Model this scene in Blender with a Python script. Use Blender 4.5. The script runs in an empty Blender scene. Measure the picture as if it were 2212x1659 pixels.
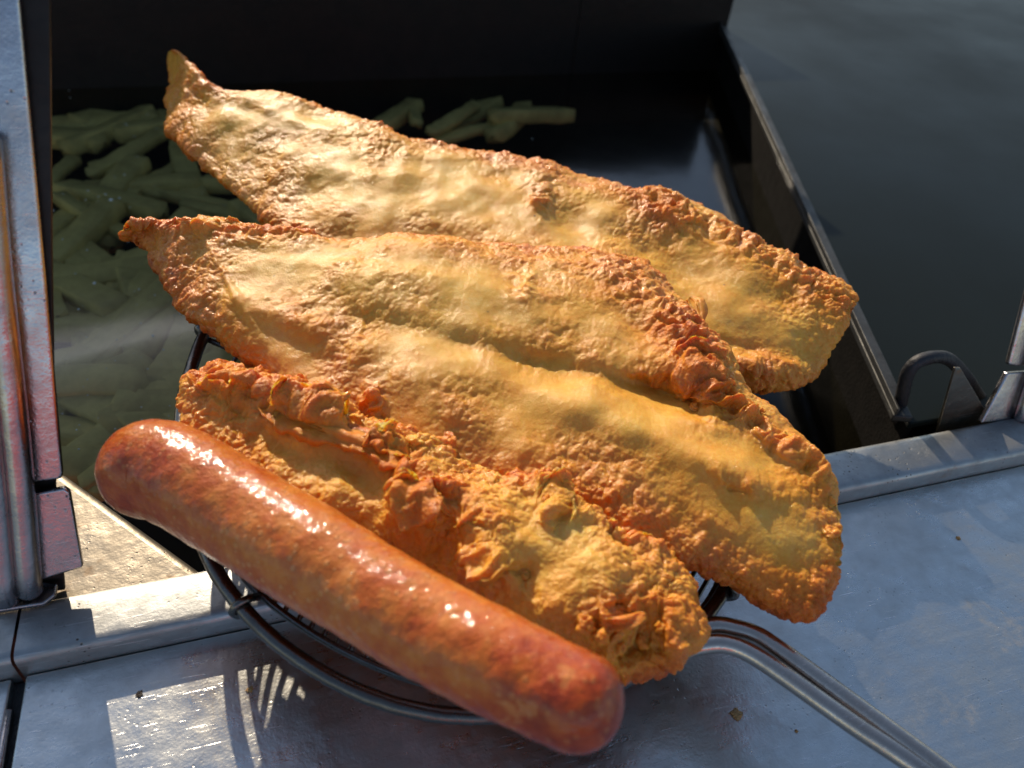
import bpy, math, random
import numpy as np
from mathutils import Vector, Matrix
S = bpy.context.scene
C = S.collection
rng = np.random.RandomState(7)
random.seed(5)

# ------------------------------------------------------------------ camera
F = 1661.0                                   # focal length in photo units (picture 2212 x 1659)
CX, CY = 1106.0, 829.5
PITCH = math.radians(42)
CAMH = 0.272
vx = np.array([6100.0, 820.0, -F]); X = vx / np.linalg.norm(vx)
c = math.sin(PITCH)
# solve Z=(a,b,c): a*X0+b*X1+c*X2=0, a^2+b^2=1-c^2
k0 = -c * X[2] / X[0]; k1 = -X[1] / X[0]
A2, B2, C2 = 1 + k1 * k1, 2 * k0 * k1, k0 * k0 - (1 - c * c)
b = (-B2 + math.sqrt(B2 * B2 - 4 * A2 * C2)) / (2 * A2); a = k0 + k1 * b
Zc = np.array([a, b, c]); Yc = np.cross(Zc, X)
RW = np.stack([X, Yc, Zc])                   # camera vector -> world vector
CAM = np.array([0.0, 0.0, CAMH])
M = Matrix([[*RW[0], CAM[0]], [*RW[1], CAM[1]], [*RW[2], CAM[2]], [0, 0, 0, 1]])
cd = bpy.data.cameras.new('camera'); cam = bpy.data.objects.new('camera', cd); C.objects.link(cam)
cam.matrix_world = M
cd.sensor_width = 36; cd.lens = 36 * F / 2212; cd.clip_start = 0.01; cd.clip_end = 100
cd.dof.use_dof = True; cd.dof.focus_distance = 0.315; cd.dof.aperture_fstop = 9.5
S.camera = cam

# ------------------------------------------------------------------ sky and sun
SUN_EL, SUN_AZ = math.radians(29), math.radians(-7)   # azimuth measured from +Y (away) toward +X
w = bpy.data.worlds.new('World'); S.world = w; w.use_nodes = True
nt = w.node_tree; bg = nt.nodes['Background']
sky = nt.nodes.new('ShaderNodeTexSky'); sky.sky_type = 'NISHITA'; sky.sun_disc = False
sky.sun_elevation = SUN_EL; sky.sun_rotation = SUN_AZ; sky.ozone_density = 0.3; sky.dust_density = 0.6
nt.links.new(sky.outputs[0], bg.inputs[0]); bg.inputs[1].default_value = 0.125
sd = bpy.data.lights.new('sun', 'SUN'); sd.energy = 4.6; sd.angle = math.radians(0.5); sd.color = (1, 0.84, 0.64)
sun = bpy.data.objects.new('sun', sd); C.objects.link(sun)
sdir = Vector((math.sin(SUN_AZ) * math.cos(SUN_EL), math.cos(SUN_AZ) * math.cos(SUN_EL), math.sin(SUN_EL)))
sun.rotation_euler = sdir.to_track_quat('Z', 'Y').to_euler()
S.view_settings.view_transform = 'Standard'; S.view_settings.look = 'None'
S.view_settings.exposure = 0.22; S.view_settings.gamma = 1

# ------------------------------------------------------------------ geometry helpers
def rays(px, py):
    px = np.asarray(px, float); py = np.asarray(py, float)
    d = np.stack([(px - CX) / F, -(py - CY) / F, -np.ones_like(px)], -1)
    return d @ RW.T if False else np.einsum('...j,ij->...i', d, RW)
def hit(px, py, n, d0):
    """intersection of the sight line with plane n.p = d0 (d0 may be an array)"""
    r = rays(px, py); t = (d0 - CAM @ n) / (r @ n)
    return CAM + r * t[..., None]
UP = np.array([0, 0, 1.0])
def onz(px, py, z): return hit(px, py, UP, z)
FT = math.radians(4)
NF = np.array([0, -math.sin(FT), math.cos(FT)])             # normal of the skimmer
D0 = (CAM + rays(1106, 829) * 0.325) @ NF
def onf(px, py, wv=0.0):
    px = np.asarray(px, float); return hit(px, py, NF, D0 + np.asarray(wv) + 0 * px)

# lattice noise
_perm = rng.permutation(4096).astype(np.int64)
_grad = rng.normal(size=(4096, 3)); _grad /= np.linalg.norm(_grad, axis=1)[:, None]
def _h(i, j, k): return _perm[(_perm[(_perm[i & 4095] + j) & 4095] + k) & 4095]
def noise(P):
    P = np.asarray(P, float); I = np.floor(P).astype(np.int64); f = P - I
    u = f * f * f * (f * (f * 6 - 15) + 10)
    out = 0
    for dx in (0, 1):
        wx = u[..., 0] if dx else 1 - u[..., 0]
        for dy in (0, 1):
            wy = u[..., 1] if dy else 1 - u[..., 1]
            for dz in (0, 1):
                wz = u[..., 2] if dz else 1 - u[..., 2]
                g = _grad[_h(I[..., 0] + dx, I[..., 1] + dy, I[..., 2] + dz)]
                o = f - np.array([dx, dy, dz])
                out = out + wx * wy * wz * (g * o).sum(-1)
    return out * 1.6
def fbm(P, n=4, g=0.5):
    s = 0; a_ = 1
    for i in range(n):
        s = s + a_ * noise(P * 2 ** i + 17.3 * i); a_ *= g
    return s
def billow(P, n=3):
    s = 0; a_ = 1
    for i in range(n):
        s = s + a_ * (1 - np.abs(noise(P * 2 ** i + 5.1 * i)) * 2.2); a_ *= 0.5
    return s - 1
def cells(P):
    """rounded blisters: 1 in the middle of a cell, 0 at its edge"""
    P = np.asarray(P, float); I = np.floor(P).astype(np.int64); f = P - I
    d = np.full(P.shape[:-1], 9.0)
    for dx in (-1, 0, 1):
        for dy in (-1, 0, 1):
            for dz in (-1, 0, 1):
                h = _h(I[..., 0] + dx, I[..., 1] + dy, I[..., 2] + dz)
                o = _grad[h] * 0.45 + 0.5 + np.array([dx, dy, dz]) - f
                d = np.minimum(d, (o * o).sum(-1))
    return np.clip(1 - d * 1.6, 0, 1)
def crom(K, n=None, t=None):
    """smooth interpolation of the rows of K"""
    K = np.asarray(K, float); m = len(K)
    if t is None: t = np.linspace(0, m - 1, n)
    i = np.clip(np.floor(t).astype(int), 0, m - 2); f = (t - i)[:, None]
    Kp = np.vstack([2 * K[0] - K[1], K, 2 * K[-1] - K[-2]])
    p0, p1, p2, p3 = Kp[i], Kp[i + 1], Kp[i + 2], Kp[i + 3]
    return 0.5 * (2 * p1 + (p2 - p0) * f + (2 * p0 - 5 * p1 + 4 * p2 - p3) * f ** 2 + (3 * p1 - p0 - 3 * p2 + p3) * f ** 3)

def mesh_np(name, V, Fq, mat, parent=None, attrs=None, smooth=True):
    me = bpy.data.meshes.new(name)
    V = np.asarray(V, np.float32); Fq = np.asarray(Fq, np.int32)
    nf, k = Fq.shape
    me.vertices.add(len(V)); me.vertices.foreach_set('co', V.ravel())
    me.loops.add(nf * k); me.loops.foreach_set('vertex_index', Fq.ravel())
    me.polygons.add(nf); me.polygons.foreach_set('loop_start', np.arange(nf, dtype=np.int32) * k)
    me.polygons.foreach_set('loop_total', np.full(nf, k, np.int32))
    me.polygons.foreach_set('use_smooth', np.full(nf, smooth))
    me.update(calc_edges=True); me.validate()
    for an, av in (attrs or {}).items():
        at = me.attributes.new(an, 'FLOAT', 'POINT'); at.data.foreach_set('value', np.asarray(av, np.float32).ravel())
    me.materials.append(mat)
    o = bpy.data.objects.new(name, me); C.objects.link(o)
    if parent: o.parent = parent
    return o
def mesh_pl(name, V, faces, mat, parent=None, smooth=False, bevel=0):
    me = bpy.data.meshes.new(name); me.from_pydata([tuple(v) for v in V], [], faces); me.update()
    import bmesh
    bm = bmesh.new(); bm.from_mesh(me); bmesh.ops.recalc_face_normals(bm, faces=bm.faces)
    if bevel:
        bmesh.ops.bevel(bm, geom=list(bm.edges), offset=bevel, segments=3, affect='EDGES', profile=0.6)
    bm.to_mesh(me); bm.free()
    if bevel or smooth:
        for p in me.polygons: p.use_smooth = True
    me.materials.append(mat)
    o = bpy.data.objects.new(name, me); C.objects.link(o)
    if bevel:
        md = o.modifiers.new('wn', 'WEIGHTED_NORMAL'); md.keep_sharp = False
    if parent: o.parent = parent
    return o
def prism(name, P, depth, mat, parent=None, bevel=0.0006):
    """outline P (n,3) extruded by the vector depth"""
    P = np.asarray(P, float); n = len(P); V = np.vstack([P, P + np.asarray(depth)])
    faces = [list(range(n)), list(range(2 * n - 1, n - 1, -1))] + [[i, (i + 1) % n, n + (i + 1) % n, n + i] for i in range(n)]
    return mesh_pl(name, V, faces, mat, parent, bevel=bevel)
def tube(name, pts, r, mat, parent=None, n=14, sub=8, closed=False, rough=0.0, cap=True):
    pts = np.asarray(pts, float)
    if closed:
        K = np.vstack([pts[-1], pts, pts[0], pts[1]])
        c_ = crom(K, t=np.linspace(1, len(pts) + 1, len(pts) * sub + 1)[:-1])
    else:
        c_ = crom(pts, (len(pts) - 1) * sub + 1)
    m = len(c_)
    tg = np.roll(c_, -1, 0) - np.roll(c_, 1, 0) if closed else np.gradient(c_, axis=0)
    tg /= np.linalg.norm(tg, axis=1)[:, None]
    ref = np.array([0.12, -0.5, 0.86]); u = np.cross(tg, ref); u /= np.linalg.norm(u, axis=1)[:, None]; v = np.cross(tg, u)
    rr = np.broadcast_to(np.asarray(r, float), (m,)).copy() if np.ndim(r) else np.full(m, r)
    if not closed and cap:
        # rounded ends
        c_ = np.vstack([c_[0] - tg[0] * rr[0] * .5, c_[0] - tg[0] * rr[0] * .35, c_, c_[-1] + tg[-1] * rr[-1] * .35, c_[-1] + tg[-1] * rr[-1] * .5])
        u = np.vstack([u[0], u[0], u, u[-1], u[-1]]); v = np.vstack([v[0], v[0], v, v[-1], v[-1]])
        rr = np.concatenate([[1e-5, rr[0] * .75], rr, [rr[-1] * .75, 1e-5]]); m += 4
    th = np.linspace(0, 2 * math.pi, n, endpoint=False)
    V = c_[:, None] + rr[:, None, None] * (np.cos(th)[None, :, None] * u[:, None] + np.sin(th)[None, :, None] * v[:, None])
    if rough: V = V + (V - c_[:, None]) * (fbm(V * 260, 3) * rough)[..., None]
    idx = np.arange(m * n).reshape(m, n); a_ = idx if closed else idx[:-1]
    b_ = np.roll(idx, -1, 0) if closed else idx[1:]
    Fq = np.stack([a_, np.roll(a_, -1, 1), np.roll(b_, -1, 1), b_], -1).reshape(-1, 4)
    return mesh_np(name, V.reshape(-1, 3), Fq, mat, parent)
def empty(name, loc):
    o = bpy.data.objects.new(name, None); C.objects.link(o); o.location = loc; o.empty_display_size = .02
    return o
def adopt(root):
    """children were built in world coordinates: keep them there"""
    bpy.context.view_layer.update()
    for ch in root.children: ch.matrix_parent_inverse = root.matrix_world.inverted()
def tag(o, label=None, cat=None, group=None, kind=None):
    if label: o['label'] = label
    if cat: o['category'] = cat
    if group: o['group'] = group
    if kind: o['kind'] = kind
    return o

# ------------------------------------------------------------------ materials
class NT:
    def __init__(s, name):
        s.m = bpy.data.materials.new(name); s.m.use_nodes = True; s.t = s.m.node_tree
        s.b = s.t.nodes['Principled BSDF']; s.out = s.t.nodes['Material Output']
    def n(s, ty, **kw):
        nd = s.t.nodes.new(ty)
        for k_, v_ in kw.items():
            if k_ in nd.bl_rna.properties.keys(): setattr(nd, k_, v_)
        return nd
    def l(s, a_, b_): s.t.links.new(a_, b_)
    def coord(s, scale=(1, 1, 1), rot=(0, 0, 0), loc=(0, 0, 0)):
        tc = s.n('ShaderNodeTexCoord'); mp = s.n('ShaderNodeMapping')
        mp.inputs['Scale'].default_value = scale; mp.inputs['Rotation'].default_value = rot; mp.inputs['Location'].default_value = loc
        s.l(tc.outputs['Object'], mp.inputs[0]); return mp.outputs[0]
    def noise(s, vec, scale, detail=4, rough=.5, dist=0):
        nd = s.n('ShaderNodeTexNoise'); nd.inputs['Scale'].default_value = scale; nd.inputs['Detail'].default_value = detail
        nd.inputs['Roughness'].default_value = rough; nd.inputs['Distortion'].default_value = dist
        s.l(vec, nd.inputs['Vector']); return nd.outputs[0]
    def vor(s, vec, scale, feature='F1', rnd=1):
        nd = s.n('ShaderNodeTexVoronoi'); nd.feature = feature; nd.inputs['Scale'].default_value = scale; nd.inputs['Randomness'].default_value = rnd
        s.l(vec, nd.inputs['Vector']); return nd.outputs['Distance']
    def map(s, v, a0, a1, b0, b1, smooth=False):
        nd = s.n('ShaderNodeMapRange')
        if smooth: nd.interpolation_type = 'SMOOTHSTEP'
        s.l(v, nd.inputs[0])
        for i_, x_ in enumerate((a0, a1, b0, b1)): nd.inputs[i_ + 1].default_value = x_
        return nd.outputs[0]
    def math(s, op, a_, b_=None, cl=False):
        nd = s.n('ShaderNodeMath'); nd.operation = op; nd.use_clamp = cl
        for i_, x_ in enumerate((a_, b_)):
            if x_ is None: continue
            if isinstance(x_, (int, float)): nd.inputs[i_].default_value = x_
            else: s.l(x_, nd.inputs[i_])
        return nd.outputs[0]
    def ramp(s, v, stops):
        nd = s.n('ShaderNodeValToRGB'); cr = nd.color_ramp
        while len(cr.elements) < len(stops): cr.elements.new(.5)
        for e, (p, col) in zip(cr.elements, stops): e.position = p; e.color = (*col, 1)
        s.l(v, nd.inputs[0]); return nd.outputs[0]
    def mix(s, f, a_, b_, mode='MIX'):
        nd = s.n('ShaderNodeMix'); nd.data_type = 'RGBA'; nd.blend_type = mode
        for sock, x_ in ((nd.inputs[0], f), (nd.inputs[6], a_), (nd.inputs[7], b_)):
            if isinstance(x_, (int, float)): sock.default_value = x_
            elif isinstance(x_, tuple): sock.default_value = (*x_, 1)
            else: s.l(x_, sock)
        return nd.outputs[2]
    def attr(s, name):
        nd = s.n('ShaderNodeAttribute'); nd.attribute_name = name; return nd.outputs['Fac']
    def bump(s, h, dist, strength=1, prev=None):
        nd = s.n('ShaderNodeBump'); nd.inputs['Distance'].default_value = dist; nd.inputs['Strength'].default_value = strength
        s.l(h, nd.inputs['Height'])
        if prev: s.l(prev, nd.inputs['Normal'])
        return nd.outputs[0]
    def set(s, **kw):
        for k_, v_ in kw.items():
            sock = s.b.inputs[k_.replace('_', ' ')]
            if isinstance(v_, (int, float)): sock.default_value = v_
            elif isinstance(v_, tuple): sock.default_value = v_ if len(v_) == len(sock.default_value) else (*v_, 1)
            else: s.l(v_, sock)
        return s.m

def steel(name, col=(.55, .55, .55), rough=.34, pits=1.0, scratch=1.0, stain=0.0, dent=1.0, brush=0.0):
    t = NT(name); v = t.coord()
    big = t.noise(v, 14, 5, .6); mid = t.noise(v, 90, 5, .6); fine = t.noise(v, 900, 3, .6)
    sc = None
    for k_, (ang, L, thr) in enumerate(((.3, 1, .71), (1.25, 2, .70), (2.0, 3, .70), (-.35, 4, .73), (.8, 5, .72))):
        vv = t.coord((30 + 14 * k_, 1100, 1100), (0, 0, ang), (L, L * 3, 0))
        q = t.map(t.noise(vv, 1, 2, .5, .35), thr - .02, thr + .03, 0, 1)
        sc = q if sc is None else t.math('MAXIMUM', sc, q)
    sc = t.math('MULTIPLY', sc, t.map(t.noise(v, 22, 4, .6), .42, .62, .12, 1))
    pit = t.map(t.vor(v, 420), .10, .22, 1, 0)
    pm = t.map(t.noise(v, 60, 3), .52, .66, 0, 1)
    pit = t.math('MULTIPLY', pit, pm)
    base = t.mix(t.map(mid, .35, .7, 0, 1), col, tuple(x * .78 for x in col))
    base = t.mix(t.math('MULTIPLY', t.map(big, .5, .75, 0, .5), .8), base, tuple(x * y for x, y in zip(col, (.72, .68, .62))))
    base = t.mix(t.math('MULTIPLY', pit, .75 * pits), base, (.09, .08, .07))
    base = t.mix(t.math('MULTIPLY', sc, .5 * scratch), base, (.9, .85, .85))
    r = t.math('ADD', t.map(mid, .3, .75, rough - .07, rough + .1), t.map(big, .35, .7, -.05, .08))
    r = t.math('SUBTRACT', r, t.math('MULTIPLY', sc, .1 * scratch))
    if brush:
        bv = t.noise(t.coord((7, 420, 420), (0, 0, .05)), 1, 5, .7)
        r = t.math('ADD', r, t.map(bv, .3, .7, -.07 * brush, .09 * brush)); base = t.mix(t.map(bv, .35, .7, 0, .30 * brush), base, tuple(x * .7 for x in col))
    met = 1.0
    if stain:
        sv = t.noise(v, 32, 6, .62, .4); sm = t.map(sv, .585, .68, 0, 1, True)
        sm = t.math('MULTIPLY', sm, t.map(t.noise(v, 260, 3), .35, .55, 0, 1))
        sm = t.math('MULTIPLY', sm, stain, True)
        base = t.mix(sm, base, (.20, .11, .04)); met = t.math('SUBTRACT', 1.0, t.math('MULTIPLY', sm, .8))
    nrm = t.bump(t.noise(v, 38, 3, .55), .0007 * dent)
    nrm = t.bump(t.noise(v, 300, 4, .65), .00010, 1, nrm)
    nrm = t.bump(t.math('ADD', fine, t.math('MULTIPLY', pit, -1.6 * pits)), .00008, 1, nrm)
    nrm = t.bump(sc, .00004 * scratch, 1, nrm)
    return t.set(Base_Color=base, Roughness=r, Metallic=met, Normal=nrm)

def batter(name, paler=0.0):
    t = NT(name); v = t.coord(); br = t.attr('brown'); rd = t.attr('crisp')
    n1 = t.noise(v, 110, 6, .62, .3); n2 = t.noise(v, 520, 5, .7)
    x = t.math('ADD', br, t.map(n1, .25, .75, -.12, .12)); x = t.math('ADD', x, t.map(n2, .25, .75, -.10, .10))
    colr = t.ramp(x, [(0.0, (.82, .55, .16)), (.22, (.79, .425, .068)), (.42, (.72, .31, .034)), (.62, (.66, .215, .018)), (.82, (.54, .13, .010)), (1.0, (.36, .07, .008))])
    sp = t.math('MULTIPLY', t.map(t.vor(v, 130), .05, .10, 1, 0), t.map(t.noise(v, 45, 2), .60, .66, 0, 1))
    colr = t.mix(t.math('MULTIPLY', sp, .8), colr, (.14, .04, .015))
    rr_ = t.math('ADD', rd, .25)
    nrm = t.bump(t.math('MULTIPLY', t.noise(v, 420, 5, .7), rr_), .00038)
    nrm = t.bump(t.noise(v, 1500, 3, .7), .00022, 1, nrm)
    nrm = t.bump(t.math('MULTIPLY', t.map(t.vor(v, 700, 'SMOOTH_F1'), 0, .6, 1, 0), rd), .0006, 1, nrm)
    rgh = t.map(t.noise(v, 240, 4), .3, .7, .38, .62)
    cn = t.bump(t.noise(v, 950, 4, .75), .00034)
    return t.set(Base_Color=colr, Roughness=rgh, Normal=nrm, Subsurface_Weight=.5, Subsurface_Radius=(1.0, .42, .12), Subsurface_Scale=.005,
                 Specular_IOR_Level=.2, Coat_Normal=cn, Coat_Weight=t.map(t.noise(v, 60, 3), .38, .62, .15, .65), Coat_Roughness=.13, Coat_IOR=1.45)

def sausage_mat():
    t = NT('sausage_skin'); v = t.coord(); br = t.attr('brown')
    n1 = t.noise(v, 55, 6, .6, .6); n2 = t.noise(v, 300, 4, .65)
    x = t.math('ADD', br, t.map(t.noise(v, 140, 6, .65), .25, .75, -.20, .20)); x = t.math('ADD', x, t.map(n2, .3, .7, -.08, .08))
    colr = t.ramp(x, [(0.0, (.60, .19, .024)), (.3, (.49, .105, .008)), (.55, (.38, .055, .004)), (.8, (.25, .028, .003)), (1, (.17, .022, .006))])
    d = t.vor(v, 330); spot = t.map(d, .22, .27, 1, 0); ring = t.math('SUBTRACT', t.map(d, .27, .31, 1, 0), spot)
    pm = t.math('MULTIPLY', t.map(t.noise(v, 38, 2), .42, .52, 0, 1), t.attr('spots'))
    colr = t.mix(t.math('MULTIPLY', t.math('MULTIPLY', spot, pm), .7), colr, (.66, .27, .07))
    colr = t.mix(t.math('MULTIPLY', t.math('MULTIPLY', ring, pm), .3), colr, (.72, .36, .12))
    fat = t.math('MULTIPLY', t.map(t.noise(v, 110, 2, .5, .6), .64, .68, 0, 1, True), .4)
    colr = t.mix(fat, colr, (.62, .26, .07))
    nrm = t.bump(t.noise(v, 120, 4, .6), .0011)
    nrm = t.bump(t.noise(v, 620, 4, .7), .00042, 1, nrm)
    nrm = t.bump(t.math('MULTIPLY', spot, pm), .0003, 1, nrm)
    cn = t.bump(t.noise(v, 260, 3, .6), .00055)
    cn = t.bump(t.noise(v, 800, 3, .7), .00010, 1, cn)
    return t.set(Coat_Normal=cn, Base_Color=colr, Specular_IOR_Level=.12, Roughness=t.map(n2, .3, .7, .4, .55), Normal=nrm, Subsurface_Weight=.12, Subsurface_Radius=(1, .35, .12), Subsurface_Scale=.003,
                 Coat_Weight=.85, Coat_Roughness=.06, Coat_IOR=1.5)

def simple(name, col, rough=.5, metal=0.0, nscale=60, amt=.35, bump=.0005, col2=None):
    t = NT(name); v = t.coord(); n_ = t.noise(v, nscale, 5, .6)
    colr = t.mix(t.map(n_, .3, .7, 0, 1), col, col2 or tuple(x * (1 - amt) for x in col))
    return t.set(Base_Color=colr, Roughness=t.map(n_, .3, .7, rough - .06, rough + .1), Metallic=metal, Normal=t.bump(t.noise(v, nscale * 6, 4), bump))

M_counter = steel('counter_steel', (.68, .69, .665), .31, .6, 1.0, .22, .9, .5)
M_ledge = steel('ledge_steel', (.40, .41, .405), .48, 1.6, 1, .5, 1.6)
M_post = steel('post_steel', (.46, .44, .45), .20, 1.2, .6, .0, .8)
M_tube = steel('tube_steel', (.40, .38, .39), .22, .4, .4, 0)
M_apron = steel('apron_steel', (.25, .22, .175), .44, 1.4, .8, .8, 2.2)
M_wire = steel('wire_steel', (.16, .145, .13), .24, .3, .3, 0, .3)
M_handle = steel('handle_steel', (.60, .50, .42), .2, .2, .7, 0, .3)
M_dark = simple('vat_wall_steel', (.022, .019, .017), .42, .6, 30, .5, .0003)
M_lid = simple('lid_steel', (.0085, .0115, .0105), .36, .0, 5, .12, .0)
M_lid.node_tree.nodes['Principled BSDF'].inputs['Specular IOR Level'].default_value = .06
M_bar = simple('rail_steel', (.055, .055, .052), .5, .5, 60, .6, .0003)
M_carbon = simple('carbonised_wall', (.006, .005, .004), .9, 0, 90, .6, .0006); M_carbon.node_tree.nodes['Principled BSDF'].inputs['Specular IOR Level'].default_value = .1
M_cable = simple('black_rubber', (.015, .015, .018), .55, 0, 80, .4)
M_groove = simple('grimy_seam', (.02, .018, .017), .6, 0, 200, .5)
M_grime = simple('burnt_grease', (.035, .022, .014), .35, 0, 300, .6, .0015)
M_chip = simple('fried_potato', (.88, .78, .44), .5, 0, 50, .5, .0003, (.52, .46, .26))
M_crumb = simple('batter_crumb', (.55, .30, .10), .4, 0, 300, .5, .001)
M_batter = batter('golden_batter'); M_sausage = sausage_mat()

def oil_mat():
    t = NT('dark_frying_oil'); v = t.coord()
    nrm = t.bump(t.noise(v, 9, 3), .0012)
    tr = t.n('ShaderNodeBsdfTransparent'); tr.inputs[0].default_value = (.62, .60, .45, 1)
    gl = t.n('ShaderNodeBsdfGlossy'); gl.inputs['Roughness'].default_value = .14; gl.inputs[0].default_value = (.9, .9, .9, 1); t.l(nrm, gl.inputs['Normal'])
    fr = t.n('ShaderNodeFresnel'); fr.inputs[0].default_value = 1.25
    mx = t.n('ShaderNodeMixShader'); t.l(t.math('MULTIPLY', fr.outputs[0], .12), mx.inputs[0]); t.l(tr.outputs[0], mx.inputs[1]); t.l(gl.outputs[0], mx.inputs[2])
    t.l(mx.outputs[0], t.out.inputs[0]); return t.m
M_oil = oil_mat()

# ------------------------------------------------------------------ the steel counter, step and vat
# edges read from the picture, laid on real planes: counter z = 0, vertical step face, step top z = H
pC = onz([47, 1795], [1459, 1091], 0.0)
dirx = pC[1] - pC[0]; dirx /= np.linalg.norm(dirx)
nrmy = np.array([-dirx[1], dirx[0], 0])                      # horizontal, away from the camera
def onface(px, py): return hit(np.array([px], float), np.array([py], float), nrmy, np.array([pC[0] @ nrmy]))[0]
H = (onface(47, 1419)[2] + onface(1791, 1065)[2]) / 2
base = pC[0]
def along(s_, y_, z_): return base + dirx * s_ + nrmy * y_ + np.array([0, 0, z_])
def toloc(P): d = P - base; return np.array([d @ dirx, d @ nrmy, d[2]])
q0, q1 = toloc(onz([90, 0], [1280, 0], H)[0]), toloc(onz([2140, 0], [915, 0], H)[0])
DEP = (q0[1] + q1[1]) / 2                                    # depth of the step
print('H', H, 'DEP', DEP, q0, q1, 'span', np.linalg.norm(pC[1] - pC[0]))
SEAM = 0.0
def slab(name, s0, s1, y0, y1, z0, z1, mat, parent=None, bevel=.0012):
    P = [along(s0, y0, z0), along(s1, y0, z0), along(s1, y1, z0), along(s0, y1, z0)]
    return prism(name, P, (0, 0, z1 - z0), mat, parent, bevel)
def stepslab(name, s0, s1, parent):
    """step profile with rounded upper edges, swept along the front of the vat"""
    prof = [(0, -.006), (0, H - .003), (.0006, H - .0012), (.0022, H - .0002), (.004, H)]
    prof += [(DEP - .004, H), (DEP - .0018, H - .0006), (DEP - .0004, H - .002), (DEP, H - .004), (DEP, -.05)]
    P = np.array([[along(s_, y_, z_) for (y_, z_) in prof] for s_ in np.linspace(s0, s1, 40)])
    m, n = P.shape[:2]; idx = np.arange(m * n).reshape(m, n)
    Fq = np.stack([idx[:-1, :-1], idx[1:, :-1], idx[1:, 1:], idx[:-1, 1:]], -1).reshape(-1, 4)
    o = mesh_np(name, P.reshape(-1, 3), Fq, M_ledge, parent); return o
counter = empty('counter', tuple(base)); tag(counter, kind='structure')
slab('counter_panel', SEAM + .0012, 1.2, -.7, -.0003, -.012, 0.0, M_counter, counter)
slab('counter_panel', -.5, SEAM - .0032, -.7, -.0003, -.012, 0.0, M_counter, counter)
slab('panel_seam', SEAM - .006, SEAM + .003, -.7, -.001, -.014, -.0035, M_groove, counter, 0)
tube('weld_bead', [along(SEAM - .0028, y_, -.0016) for y_ in (-.69, -.4, -.2, -.012)], .0016, M_tube, counter, 10, 6)
step = empty('step_ledge', tuple(base)); tag(step, kind='structure')
stepslab('ledge_strip', SEAM + .0005, 1.2, step)
stepslab('ledge_strip', -.5, SEAM - .0006, step)
adopt(counter); adopt(step)

# vat behind the step
ZA = H - .0045
ZO = ZA - .042                                               # oil level
vat = empty('fryer_vat', tuple(along(.3, DEP, 0))); tag(vat, kind='structure')
def L(px, py, z): return onz([px], [py], z)[0]
def Ls(px, py, z): return toloc(L(px, py, z))
g1, g2 = Ls(120, 1032, ZA), Ls(412, 1207, ZA)
# left corner apron: a steel flange cut off diagonally, its lip rolled down
def apron(name, outline, lip, mat):
    """outline: closed polygon in (s,y); lip: indices of the edge that rolls down into the vat"""
    P = [along(s_, y_, ZA) for s_, y_ in outline]; n = len(P)
    a_, b_ = np.array(P[lip[0]]), np.array(P[lip[1]]); cen = np.mean(P, 0); e = b_ - a_; e /= np.linalg.norm(e)
    o_ = np.cross(e, UP); o_ = o_ if o_ @ (a_ - cen) > 0 else -o_
    V = [p + np.array([0, 0, 0]) for p in P]; faces = [list(range(n))]
    rings = [(.0, .0)] + [(.004 * math.sin(t_), .004 * (1 - math.cos(t_))) for t_ in np.linspace(.3, 1.57, 5)] + [(.004, .07)]
    k_ = len(V)
    for (o1, z1) in rings: V += [a_ + o_ * o1 - UP * z1, b_ + o_ * o1 - UP * z1]
    for i in range(len(rings) - 1): faces.append([k_ + 2 * i, k_ + 2 * i + 1, k_ + 2 * i + 3, k_ + 2 * i + 2])
    return mesh_pl(name, V, faces, mat, vat, smooth=True)
apron('corner_flange', [(-.3, DEP + .0005), (g2[0], DEP + .0005), (g1[0], g1[1]), (g1[0] - .02, g1[1] + .03), (-.3, g1[1] + .03)], (1, 2), M_apron)
BK = .62
lw = Ls(112, 100, ZO + .0)                                   # where the left side of the vat runs
slab('back_wall', -.4, .44, BK, BK + .01, ZO - .06, .24, M_dark, vat, .001)
slab('back_wall', .4405, .62, BK, BK + .01, ZO - .06, .09, M_dark, vat, .001)
slab('vat_floor', -.4, 1.3, DEP - .001, BK, ZO - .08, ZO - .06, M_dark, vat, 0)
oil = mesh_pl('oil_surface', [along(-.4, DEP, ZO), along(1.3, DEP, ZO), along(1.3, BK, ZO), along(-.4, BK, ZO)], [[0, 1, 2, 3]], M_oil, vat)
# dark lid to the right of the vat with its rail
ZL = ZA + .002
r1, r0 = Ls(1965, 915, ZL), Ls(1585, 100, ZL)
ex = r0 + (r0 - r1) * 1.0
lidP = [along(r1[0], r1[1], ZL), along(1.3, r1[1] - .01, ZL), along(3.0, 2.5, ZL), along(r0[0] + (r0[0] - r1[0]) / (r0[1] - r1[1]) * (2.5 - r0[1]), 2.5, ZL)]
prism('lid_plate', lidP, (0, 0, -.004), M_lid, vat, .0008)
A_, B_ = np.array(lidP[0]), np.array(lidP[3])
prism('vat_wall', [A_ - UP * .004, B_ - UP * .004, B_ + dirx * .004 - UP * .004, A_ + dirx * .004 - UP * .004], (0, 0, -.07), M_carbon, vat, 0)
adopt(vat)
rail = empty('lid_rail', tuple(along(r1[0], r1[1], ZL))); tag(rail, 'thin dark grey rail running back along the edge of the vat at the right', 'rail')
A_, B_ = np.array(lidP[0]), np.array(lidP[3]); e_ = (B_ - A_) / np.linalg.norm(B_ - A_); s_ = np.cross(e_, UP)
prism('rail_bar', [A_ - s_ * .010 + UP * .0005, A_ + s_ * .000 + UP * .0005, B_ + s_ * .000 + UP * .0005, B_ - s_ * .010 + UP * .0005], (0, 0, .004), M_bar, rail, .001)
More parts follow.
